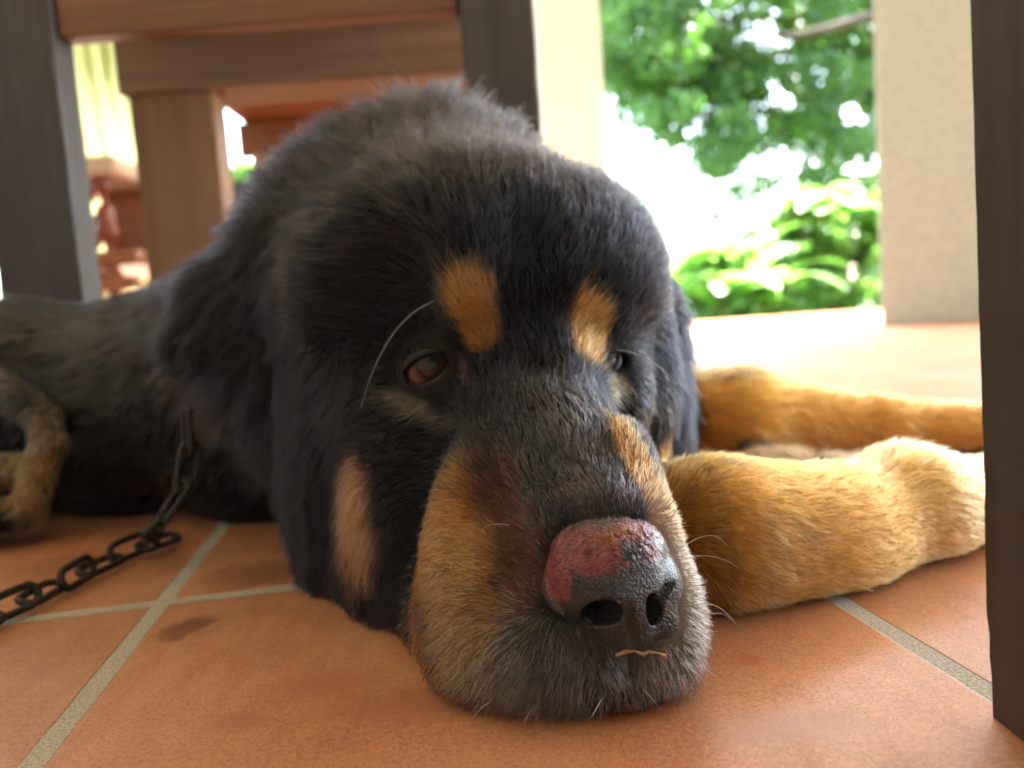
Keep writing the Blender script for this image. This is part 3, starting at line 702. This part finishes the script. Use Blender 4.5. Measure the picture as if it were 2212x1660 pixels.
# anchors: place, direction of the coat (right, up, away), length mm, lift
ANCH = [
    (1290, 1085, .270, -.2, .9, .6, 4.2, .5), (1200, 960, .290, -.25, .9, .5, 6.5, .45), (1330, 1020, .290, .4, .7, .5, 5, .4), (1120, 1060, .285, -.7, .5, .5, 6, .4), (1080, 1200, .275, -.9, -.05, .5, 5.5, .3),
    (940, 1200, .290, -.6, -.4, .6, 7, .25), (990, 1400, .275, -.5, -.8, .4, 7, .3), (1200, 1475, .255, -.15, -1, .2, 7.5, .4), (1330, 1440, .25, .1, -1, .3, 6.5, .4), (1480, 1370, .265, .5, -.8, .4, 7, .4), (1440, 1200, .265, .8, -.2, .5, 5, .4),
    (1150, 830, .320, 0, .9, .4, 7, .4), (1060, 780, .335, -.3, .8, .4, 6, .3), (880, 890, .340, -.8, -.4, .4, 9, .3), (1350, 850, .355, .5, -.5, .6, 7, .3),
    (1020, 640, .335, -.25, 1, .3, 9, .55), (1280, 700, .345, .25, 1, .3, 8, .55), (1140, 540, .330, -.05, 1, .4, 8, .3), (930, 700, .345, -.8, .4, .4, 10, .3),
    (760, 560, .360, -.9, .15, .4, 18, .3), (1000, 380, .380, -.25, .7, .6, 20, .5), (1280, 420, .400, .4, .6, .6, 16, .4), (1400, 560, .400, .7, .1, .6, 12, .25), (700, 380, .42, -.7, .5, .4, 28, .5),
    (920, 250, .470, -.1, 1, .3, 38, 1.0), (1130, 300, .470, .35, .9, .4, 30, .7), (760, 300, .470, -.5, .8, .3, 32, .7), (620, 430, .480, -.8, .5, .3, 32, .7), (560, 520, .48, -.9, .1, .3, 30, .5),
    (600, 620, .410, -.7, -.6, .2, 24, .3), (460, 720, .420, -.7, -.7, .1, 26, .35), (500, 860, .415, -.3, -1, .1, 26, .3), (620, 1040, .400, .2, -1, 0, 24, .3), (720, 1220, .395, .2, -1, 0, 20, .25),
    (760, 880, .365, -.2, -.9, .3, 16, .25), (820, 1130, .350, -.1, -1, .3, 12, .25), (1430, 760, .420, .2, -1, .3, 18, .35), (1450, 930, .415, .05, -1, .1, 18, .3), (1380, 930, .370, .2, -.9, .3, 10, .25),
    (400, 720, .540, -.8, -.4, .2, 20, .45), (200, 850, .540, -.8, -.5, .2, 20, .4), (-300, 850, .60, -1, -.3, .2, 22, .4), (520, 1000, .460, -.5, -.9, .1, 18, .3), (300, 1000, .54, -.7, -.7, .1, 18, .3),
    (1520, 1120, .325, .85, -.4, .2, 8, .3), (1650, 1030, .335, .9, 0, .2, 8, .4), (1750, 1180, .335, .95, -.2, .2, 7, .3), (1980, 1100, .360, .95, -.15, .2, 7, .3), (1900, 990, .37, .8, .5, .2, 9, .6), (2300, 1090, .4, .95, -.2, .2, 8, .3),
    (1600, 860, .570, .9, -.3, .1, 13, .35), (1900, 900, .580, .9, -.2, .1, 10, .3), (2300, 930, .580, .9, -.2, .1, 10, .3), (110, 930, .51, 0, -1, 0, 9, .3), (20, 1050, .51, -.5, -1, 0, 9, .3),
]
AP = np.array([P(*a[:3]) for a in ANCH]); AD = np.array([np.array(a[3:6]) @ BAS for a in ANCH]); AD /= np.linalg.norm(AD, axis=1)[:, None]; AL = np.array([(a[6], a[7]) for a in ANCH])
def flow(p):
    d2 = ((p[:, None] - AP[None]) ** 2).sum(-1); w_ = 1 / (d2 + 1.5e-4) ** 3; w_ /= w_.sum(1)[:, None]
    return w_ @ AD, (w_ @ AL)[:, 0] / 1000, (w_ @ AL)[:, 1]
T3 = np.concatenate([Q[:, [0, 1, 2]], Q[:, [0, 2, 3]]])
ta, tb, tc = V[T3[:, 0]], V[T3[:, 1]], V[T3[:, 2]]
tn = np.cross(tb - ta, tc - ta); area = np.linalg.norm(tn, axis=1) / 2; tn /= np.maximum(2 * area, 1e-12)[:, None]; tcn = (ta + tb + tc) / 3
view = C0 - tcn; dv = np.linalg.norm(view, axis=1); facing = (tn * view).sum(1) / dv
dens = 1.0e4 * np.clip((.30 / dv) ** 2.6 * 170, 6, 330)                 # strands per square metre: dense near the lens
dens *= np.where(facing < -.15, .22, 1.0); dens[tcn[:, 2] < .003] = 0; dens[tcn[:, 0] < -.62] *= .5
def noseP(p): return field(NOSE, p, False)
nh = RNG.poisson(area * dens); ti = np.repeat(np.arange(len(T3)), nh); n_ = len(ti)
r1 = np.sqrt(RNG.random(n_)); r2 = RNG.random(n_)
root = ta[ti] * (1 - r1)[:, None] + tb[ti] * (r1 * (1 - r2))[:, None] + tc[ti] * (r1 * r2)[:, None]; nor = tn[ti]; dvh = dv[ti]
keep = (np.linalg.norm(root - EYL, axis=1) > .0142) & (np.linalg.norm(root - EYR, axis=1) > .0130)
root, nor, dvh = root[keep], nor[keep], dvh[keep]
fd, fl, lift = flow(root); nd = noseP(root)
k_ = nd > .0004; root, nor, dvh, fd, fl, lift, nd = (a[k_] for a in (root, nor, dvh, fd, fl, lift, nd)); n_ = len(root)
fl = fl * np.clip(nd / .004, .62, 1) * RNG.uniform(.55, 1.2, n_) * np.where(RNG.random(n_) < .05, 1.5, 1)
de = np.minimum(np.linalg.norm(root - EYL, axis=1) - .0133, np.linalg.norm(root - EYR, axis=1) - .0122); fl *= np.clip(de / .010, .25, 1)
nf = np.stack([vnoise(root, 55, 20 + i) - .5 for i in range(3)], 1) * .9 + np.stack([vnoise(root, 170, 30 + i) - .5 for i in range(3)], 1) * .8
fd = fd + nf * .75 + RNG.normal(0, .10, (n_, 3)); fd = fd - nor * (fd * nor).sum(1)[:, None]; fd /= np.linalg.norm(fd, axis=1)[:, None] + 1e-9
lift = np.clip(lift * RNG.uniform(.6, 1.4, n_), .1, 1.2)
NPT = 5
tt = np.linspace(0, 1, NPT); pos = np.zeros((n_, NPT, 3))
curl = RNG.normal(0, .10, (n_, 3))
for j, t in enumerate(tt):
    up = (lift * (t - .45 * t * t))[:, None]; al = t * (1 - .10 * t)
    pos[:, j] = root - nor * .0004 + fl[:, None] * (nor * up + fd * al + curl * t * t)
from mathutils import kdtree
ncl = int(n_ / 9); ci = RNG.choice(n_, ncl, replace=False); kd = kdtree.KDTree(ncl)
for i, j in enumerate(ci): kd.insert(root[j], i)
kd.balance(); near = np.array([ci[kd.find(r)[1]] for r in root])
cs = (RNG.uniform(.15, .60, n_) * np.where(fl > .018, 1.5, 1) * np.where(root[:, 0] > .09, .6, 1))[:, None]
for j in range(1, NPT): pos[:, j] += (pos[near, j] - pos[:, j]) * cs * tt[j] ** 1.4
pos[:, :, 2] = np.maximum(pos[:, :, 2], .0006)
hc, tw_ = coat(root, .20)
bright = RNG.uniform(.72, 1.28, n_)[:, None] * (.8 + .4 * vnoise(root, 120, 9)[:, None]); hc = hc * bright * (RNG.choice([.45, .8, 1.0, 1.3, 1.9], n_)[near][:, None] ** (1 - .75 * tw_[:, None]))
# white and dark hairs mixed into the chin and lips
chin = np.exp(-(np.linalg.norm((root - hit(1220, 1440)) / np.array([.055, .04, .024]), axis=1)) ** 2)
rnd = RNG.random(n_); hc = np.where((rnd < .42 * chin)[:, None], np.array([.42, .38, .32]), hc); hc = np.where(((rnd > .74) & (chin > .3))[:, None], np.array([.05, .035, .025]), hc)
brdg = np.exp(-(np.linalg.norm((root - hit(1190, 960)) / np.array([.03, .04, .035]), axis=1)) ** 2); hc = np.where(((rnd < .42 * brdg) & (tw_ < .4))[:, None], np.array([.11, .11, .115]), hc)
gr = (RNG.random(n_) < .08) & (tw_ < .3); hc = np.where(gr[:, None], np.array([.04, .04, .043]), hc)
tmp = np.exp(-(np.linalg.norm((root - hit(780, 520)) / np.array([.045, .05, .03]), axis=1)) ** 2); g2 = (RNG.random(n_) < .12 * tmp); hc = np.where(g2[:, None], np.array([.10, .10, .11]), hc)
rad = np.clip(.000062 * (dvh / .27) ** 1.7, .00005, .00035)
T4 = np.concatenate([Qn[:, [0, 1, 2]], Qn[:, [0, 2, 3]]]); xa, xb, xc = Vn[T4[:, 0]], Vn[T4[:, 1]], Vn[T4[:, 2]]
xn = np.cross(xb - xa, xc - xa); xar = np.linalg.norm(xn, axis=1) / 2; xn /= np.maximum(2 * xar, 1e-12)[:, None]; xm = (xa + xb + xc) / 3
hgt = (xm - P(1320, 1165, .25)) @ _U; wg = np.clip(hgt / .010 + .25, .0, 1) * np.clip(xn @ _U + .3, 0, 1); k4 = RNG.poisson(xar * 2.4e6 * wg); ti = np.repeat(np.arange(len(T4)), k4); m4 = len(ti)
rt4 = xm[ti] + RNG.normal(0, .0002, (m4, 3)); n4 = xn[ti]; d4 = np.array([-.15, .9, .4]) @ BAS + RNG.normal(0, .25, (m4, 3)) + (np.stack([vnoise(rt4, 200, 60 + i) - .5 for i in range(3)], 1)) * .8
d4 -= n4 * (d4 * n4).sum(1)[:, None]; d4 /= np.linalg.norm(d4, axis=1)[:, None]; l4 = .0016 + .0022 * wg[ti] * RNG.uniform(.5, 1, m4)
p4 = np.stack([rt4 + l4[:, None] * (d4 * t + n4 * .35 * (t - .6 * t * t)) for t in tt], 1); p4[:, 0] -= n4 * .0003
pos = np.concatenate([pos, p4]); hc = np.concatenate([hc, RNG.uniform(.6, 1.6, (m4, 1)) * np.where(RNG.random((m4, 1)) < .5, np.array([[.03, .022, .022]]), np.array([[.075, .055, .052]]))]); rad = np.concatenate([rad, np.full(m4, .000045)]); n_ = len(pos)
hv = bpy.data.hair_curves.new("fur"); hv.add_curves([NPT] * n_)
hv.position_data.foreach_set("vector", pos.reshape(-1).astype(np.float32))
ra = hv.attributes.get("radius") or hv.attributes.new("radius", 'FLOAT', 'POINT')
ra.data.foreach_set("value", (rad[:, None] * np.array([1, 1, .85, .6, .15])[None]).reshape(-1).astype(np.float32))
cat_ = hv.attributes.new("coat", 'FLOAT_COLOR', 'CURVE'); cat_.data.foreach_set("color", np.concatenate([hc, np.ones((n_, 1))], 1).reshape(-1).astype(np.float32))
print("strands", n_)
def furmat():
    m_ = bpy.data.materials.new("fur"); m_.use_nodes = True; nt = m_.node_tree; nt.nodes.clear()
    h = N(nt, "ShaderNodeBsdfHairPrincipled"); h.parametrization = 'COLOR'; o = N(nt, "ShaderNodeOutputMaterial"); a = N(nt, "ShaderNodeAttribute", attribute_name="coat")
    nt.links.new(a.outputs["Color"], h.inputs["Color"]); h.inputs["IOR"].default_value = 1.45; h.inputs["Roughness"].default_value = .34; h.inputs["Radial Roughness"].default_value = .45; nt.links.new(h.outputs[0], o.inputs[0])
    return m_
fur = bpy.data.objects.new("fur", hv); COL.objects.link(fur); hv.materials.append(furmat()); pl(fur, dog)

def bodymat():
    m_, nt, b = mat("dog_skin_under_fur")
    a = N(nt, "ShaderNodeAttribute", attribute_name="coat"); nt.links.new(a.outputs["Color"], b.inputs["Base Color"]); b.inputs["Roughness"].default_value = .7; b.inputs["Specular IOR Level"].default_value = .2
    return m_
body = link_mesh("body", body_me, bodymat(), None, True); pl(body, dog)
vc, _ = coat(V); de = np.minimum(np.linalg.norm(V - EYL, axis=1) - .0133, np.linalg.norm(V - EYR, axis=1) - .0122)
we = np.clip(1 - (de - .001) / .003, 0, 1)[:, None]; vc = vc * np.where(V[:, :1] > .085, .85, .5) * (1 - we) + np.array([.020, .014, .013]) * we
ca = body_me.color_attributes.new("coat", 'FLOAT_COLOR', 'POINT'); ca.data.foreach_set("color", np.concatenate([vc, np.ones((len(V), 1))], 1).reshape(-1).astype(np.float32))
def nosemat():
    m_, nt, b = mat("nose_leather")
    g = nt.nodes.new("ShaderNodeNewGeometry")
    def blob(p, r, amp=1.9, sc=230, a0=.85, a1=1.25):
        sub = N(nt, "ShaderNodeVectorMath", operation='SUBTRACT'); nt.links.new(g.outputs["Position"], sub.inputs[0]); sub.inputs[1].default_value = tuple(p)
        dv_ = N(nt, "ShaderNodeVectorMath", operation='DIVIDE'); nt.links.new(sub.outputs[0], dv_.inputs[0]); dv_.inputs[1].default_value = r
        ln = N(nt, "ShaderNodeVectorMath", operation='LENGTH'); nt.links.new(dv_.outputs[0], ln.inputs[0])
        ad = N(nt, "ShaderNodeMath", operation='MULTIPLY_ADD'); nt.links.new(noise(nt, coords(nt), sc, 6, .7), ad.inputs[0]); ad.inputs[1].default_value = amp; nt.links.new(ln.outputs["Value"], ad.inputs[2])
        mr = N(nt, "ShaderNodeMapRange"); nt.links.new(ad.outputs[0], mr.inputs[0]); mr.inputs[1].default_value = a0 + amp * .5; mr.inputs[2].default_value = a1 + amp * .5; mr.inputs[3].default_value = 1; mr.inputs[4].default_value = 0
        return mr.outputs[0]
    c = ramp(nt, noise(nt, coords(nt), 700, 4), [(.35, (.010, .009, .010)), (.7, (.052, .041, .039))])
    red = ramp(nt, noise(nt, coords(nt), 420, 6, .75), [(.34, (.03, .010, .010)), (.45, (.20, .022, .020)), (.55, (.34, .075, .070)), (.66, (.12, .04, .04)), (.74, (.03, .02, .02))])
    def H(px, py):
        r = ray(px, py); r = r / np.linalg.norm(r); t = .15
        for _ in range(60): t += field(NOSE, (C0 + t * r)[None], False)[0] * .8
        return C0 + t * r
    c = mixc(nt, blob(H(1320, 1120), (.022, .02, .011), 1.1, 200), c, (.055, .036, .034))
    for (x, y, r) in ((1275, 1195, (.0155, .02, .0060)), (1370, 1160, (.009, .02, .0050)), (1200, 1250, (.0045, .02, .0095)), (1412, 1175, (.0040, .012, .005))): c = mixc(nt, blob(H(x, y), r), c, red)
    for (x, y, r) in ((1356, 1142, (.0022, .004, .0014)), (1318, 1164, (.0016, .004, .0016)), (1340, 1205, (.0013, .003, .0018))): c = mixc(nt, blob(H(x, y), r, 2.6, 650), c, (.30, .085, .012))
    c = mixc(nt, blob(H(1365, 1190), (.0045, .01, .0035), 3.4, 420), c, (.04, .036, .04))
    nt.links.new(c, b.inputs["Base Color"]); b.inputs["Roughness"].default_value = .36; b.inputs["Specular IOR Level"].default_value = .5; b.inputs["Coat Weight"].default_value = .55; b.inputs["Coat Roughness"].default_value = .2
    vo = N(nt, "ShaderNodeTexVoronoi", Scale=1100); nt.links.new(coords(nt), vo.inputs["Vector"])
    ad = N(nt, "ShaderNodeMath", operation='MULTIPLY_ADD'); nt.links.new(noise(nt, coords(nt), 380, 6, .7), ad.inputs[0]); ad.inputs[1].default_value = 1.3; nt.links.new(vo.outputs["Distance"], ad.inputs[2])
    bump(nt, b, ad.outputs[0], 1.0, .0008)
    return m_
_m = np.exp(-(np.linalg.norm((Vn - NH(1290, 1190)) / np.array([.017, .03, .008]), axis=1)) ** 2) + np.exp(-(np.linalg.norm((Vn - NH(1375, 1165)) / np.array([.010, .03, .006]), axis=1)) ** 2)
_d = (vnoise(Vn, 620, 71) - .5) * .0009 + (vnoise(Vn, 1300, 72) - .5) * .0006
Vn = Vn + grad(NOSE, Vn, False) * (_d * np.clip(_m, 0, 1))[:, None]
nose = link_mesh("nose", np_mesh("nose", Vn, Qn), nosemat(), None, True); pl(nose, dog)
def eyemat(name, C, gaze, stops=[(.0, (.004, .004, .006)), (.14, (.005, .004, .006)), (.17, (.04, .018, .010)), (.34, (.075, .034, .017)), (.42, (.010, .005, .005)), (.50, (.07, .028, .018)), (.68, (.22, .085, .055))]):
    m_, nt, b = mat(name); g = nt.nodes.new("ShaderNodeNewGeometry")
    sub = N(nt, "ShaderNodeVectorMath", operation='SUBTRACT'); nt.links.new(g.outputs["Position"], sub.inputs[0]); sub.inputs[1].default_value = tuple(C)
    nm = N(nt, "ShaderNodeVectorMath", operation='NORMALIZE'); nt.links.new(sub.outputs[0], nm.inputs[0])
    d = N(nt, "ShaderNodeVectorMath", operation='DOT_PRODUCT'); nt.links.new(nm.outputs[0], d.inputs[0]); gz = gaze / np.linalg.norm(gaze); d.inputs[1].default_value = tuple(gz)
    ac = N(nt, "ShaderNodeMath", operation='ARCCOSINE'); nt.links.new(d.outputs["Value"], ac.inputs[0]); dg = N(nt, "ShaderNodeMath", operation='MULTIPLY'); nt.links.new(ac.outputs[0], dg.inputs[0]); dg.inputs[1].default_value = 57.3 / 90
    c = ramp(nt, dg.outputs[0], stops)
    nt.links.new(c, b.inputs["Base Color"]); b.inputs["Roughness"].default_value = .5; b.inputs["Specular IOR Level"].default_value = .1; b.inputs["Coat Weight"].default_value = .8; b.inputs["Coat Roughness"].default_value = .02; b.inputs["Coat IOR"].default_value = 1.42
    return m_
for C, r_, gz in ((EYL, .01095, -_F + .26 * _R + .16 * _U), (EYR, .01050, -_F * .9 + .15 * _R + .35 * _U)):
    bm = bmesh.new(); bmesh.ops.create_uvsphere(bm, u_segments=48, v_segments=24, radius=r_); bmesh.ops.translate(bm, verts=bm.verts, vec=tuple(C))
    me = bpy.data.meshes.new("eye"); bm.to_mesh(me); bm.free(); pl(link_mesh("eye", me, eyemat("eye_surface", C, gz, *([] if C is EYL else [[(.0, (.01, .008, .008)), (.05, (.02, .012, .008)), (.09, (.16, .075, .038)), (.5, (.26, .12, .06)), (.6, (.03, .015, .01))]])), None, True), dog)
M['lid_pale'] = simple("pale_eyelid_skin", (.16, .18, .20), .35, .3, 900)
M['lid'] = simple("eyelid_skin", (.011, .009, .009), .3, .3, 900, .3, .0003)
def lid(C, R_, fr, ax, hw, hh, off, up):
    ax = ax / np.linalg.norm(ax); pts = []; rad_ = []
    for i in range(25):
        a = math.pi * i / 24; sgn = 1 if up else -1
        o = fr[0] * hw * math.cos(a) + fr[1] * hh * sgn * math.sin(a) + off; o = o - ax * (o @ ax)
        pts.append(C + o + ax * math.sqrt(max(R_ ** 2 - o @ o, 0))); rad_.append((.0006 + (.0013 if up else .0008) * math.sin(a) ** .6))
    pl(MB().tube(pts, rad_, 10).build("eyelid", M['lid'] if up or C is EYL else M['lid_pale'], None, True), dog)
for up in (True, False):
    lid(EYL, .0119, frame(8, 0, 26), -_F, .0109, .0066, -.0012 * _U, up); lid(EYR, .0114, frame(-25, 0, 38), -_F * .9 + _R * .3, .0070, .0036, -.0006 * _U, up)
def whisker(pts, r=.00012, col='dark'):
    r0 = hit(pts[0][0], pts[0][1]); d0 = proj(r0)[2]; P_ = [r0, P(pts[1][0], pts[1][1], d0 - .006), P(pts[2][0], pts[2][1], d0 - .009)]; out = []
    n = 16; A, B, Cc = P_[0], P_[1], P_[2]
    for i in range(n + 1): t = i / n; out.append((1 - t) ** 2 * A + 2 * t * (1 - t) * B + t * t * Cc)
    pl(MB().tube(out, [r * (1 - .8 * i / n) for i in range(n + 1)], 6).build("whisker", M['wh_' + col], None, True), dog)
M['wh_dark'] = simple("dark_whisker", (.02, .012, .01), .4, 0); M['wh_white'] = simple("white_whisker", (.75, .74, .70), .35, 0)
whisker([(940, 650, .332), (830, 690, .315), (780, 880, .31)], .00019, 'white')
whisker([(1330, 755, .345), (1420, 765, .335), (1475, 850, .33)], .00017, 'white')
for pts, c in (([(1040, 1330, .262), (950, 1290, .25), (895, 1310, .25)], 'dark'), ([(1060, 1285, .262), (980, 1260, .25), (905, 1310, .248)], 'dark'), ([(1040, 1320, .262), (980, 1310, .25), (915, 1335, .25)], 'dark'),
               ([(1090, 1340, .26), (1010, 1330, .25), (940, 1370, .25)], 'dark'), ([(1050, 1400, .262), (990, 1405, .252), (945, 1420, .25)], 'dark'), ([(1080, 1260, .262), (1000, 1260, .25), (870, 1180, .25)], 'dark'),
               ([(1100, 1135, .268), (1050, 1125, .26), (1040, 1150, .26)], 'white'), ([(1465, 1190, .262), (1540, 1130, .25), (1570, 1180, .25)], 'white'), ([(1470, 1210, .262), (1540, 1185, .25), (1600, 1230, .25)], 'white'),
               ([(1500, 1310, .262), (1550, 1290, .252), (1590, 1350, .25)], 'white'), ([(1510, 1340, .262), (1560, 1310, .25), (1580, 1340, .25)], 'white'), ([(1300, 1510, .25), (1290, 1530, .243), (1270, 1560, .24)], 'white'),
               ([(1150, 1530, .25), (1135, 1550, .245), (1130, 1570, .243)], 'white'), ([(1060, 1515, .255), (1030, 1535, .25), (1020, 1555, .247)], 'white'), ([(1390, 1490, .252), (1410, 1510, .245), (1430, 1535, .243)], 'white'),
               ([(1450, 1120, .29), (1500, 1040, .28), (1560, 1010, .28)], 'dark'), ([(1440, 1100, .29), (1470, 1060, .285), (1520, 1040, .28)], 'dark')):
    whisker(pts, .00014, c)

# ------------------------------------------------------------------ chain from the dog's neck to the left across the tiles
def chain():
    F_ = lambda x, y, z=.006: tuple(atZ(x, y, z))
    path = [P(402, 890, .45), P(408, 1000, .448), P(400, 1050, .445), P(345, 1130, .44), P(330, 1150, .435), F_(345, 1170), F_(290, 1190), F_(210, 1225), F_(160, 1255), F_(100, 1275), F_(40, 1310), F_(-40, 1345), F_(-160, 1400)]
    path = [np.array(p) for p in path]
    seg = [np.linalg.norm(path[i + 1] - path[i]) for i in range(len(path) - 1)]; L = sum(seg)
    LK = .0285; pitch = .0215; n = int(L / pitch)
    def at(s):
        for i, g in enumerate(seg):
            if s <= g or i == len(seg) - 1: return path[i] + (path[i + 1] - path[i]) * min(1, s / g), (path[i + 1] - path[i]) / g
            s -= g
    rt = empty("chain", tuple(at(L * .6)[0])); tag(rt, "rusty steel link chain running from the dog's neck across the tiles", "chain")
    ring = []
    for i in range(28):
        a = 2 * math.pi * i / 28; x = .0052 * math.cos(a); y = .0052 * math.sin(a) + math.copysign(LK / 2 - .0052, math.sin(a)) * (1 if abs(math.sin(a)) > 1e-6 else 0)
        ring.append((x, y, 0))
    first = MB().tube(ring, .0020, 8, closed=True).build("link", M['metal'], None, True)
    for i in range(n):
        p, t = at((i + .5) * pitch); y = Vector(t).normalized(); up = Vector((0, 0, 1)) if abs(y.z) < .7 else Vector((0, -1, 0)); x = y.cross(up).normalized(); z = x.cross(y)
        a = math.radians(35 if i % 2 else -50) if p[2] > .02 else math.radians(14 if i % 2 else 76); x2 = x * math.cos(a) + z * math.sin(a); z2 = x2.cross(y)
        o = first if i == 0 else first.copy()
        if i: COL.objects.link(o)
        mm = Matrix((x2, y, z2)).transposed().to_4x4(); mm.translation = Vector(p) + Vector((0, 0, .003 if p[2] < .02 and i % 2 == 0 else 0))
        o.parent = rt; o.matrix_parent_inverse = root_mat(rt).inverted(); o.matrix_basis = mm
chain()

def flake():
    c = hit(1385, 1412); pts = [P(x, y, proj(c)[2] - .0035 - .0006 * (i % 2)) for i, (x, y) in enumerate(((1330, 1418), (1350, 1410), (1372, 1408), (1390, 1416), (1400, 1410), (1422, 1412), (1440, 1420)))]
    bm = bmesh.new(); rows = []
    for i, p in enumerate(pts):
        wv = .0006 + .0004 * math.sin(i * 2.3); rows.append([bm.verts.new(tuple(p + _U * wv + _F * .0004)), bm.verts.new(tuple(p - _U * wv * .6)), bm.verts.new(tuple(p - _F * .0003 + _U * .0002))])
    for i in range(len(rows) - 1):
        for k in range(3): bm.faces.new((rows[i][k], rows[i][(k + 1) % 3], rows[i + 1][(k + 1) % 3], rows[i + 1][k]))
    bm.faces.new(rows[0]); bm.faces.new(rows[-1][::-1]); bmesh.ops.recalc_face_normals(bm, faces=bm.faces)
    me = bpy.data.meshes.new("dry_flake"); bm.to_mesh(me); bm.free()
    tag(link_mesh("dry_flake", me, simple("dry_flake", (.55, .30, .13), .7, .4, 900)), "thin dry orange brown flake stuck just below the dog's nose", "flake")
flake()
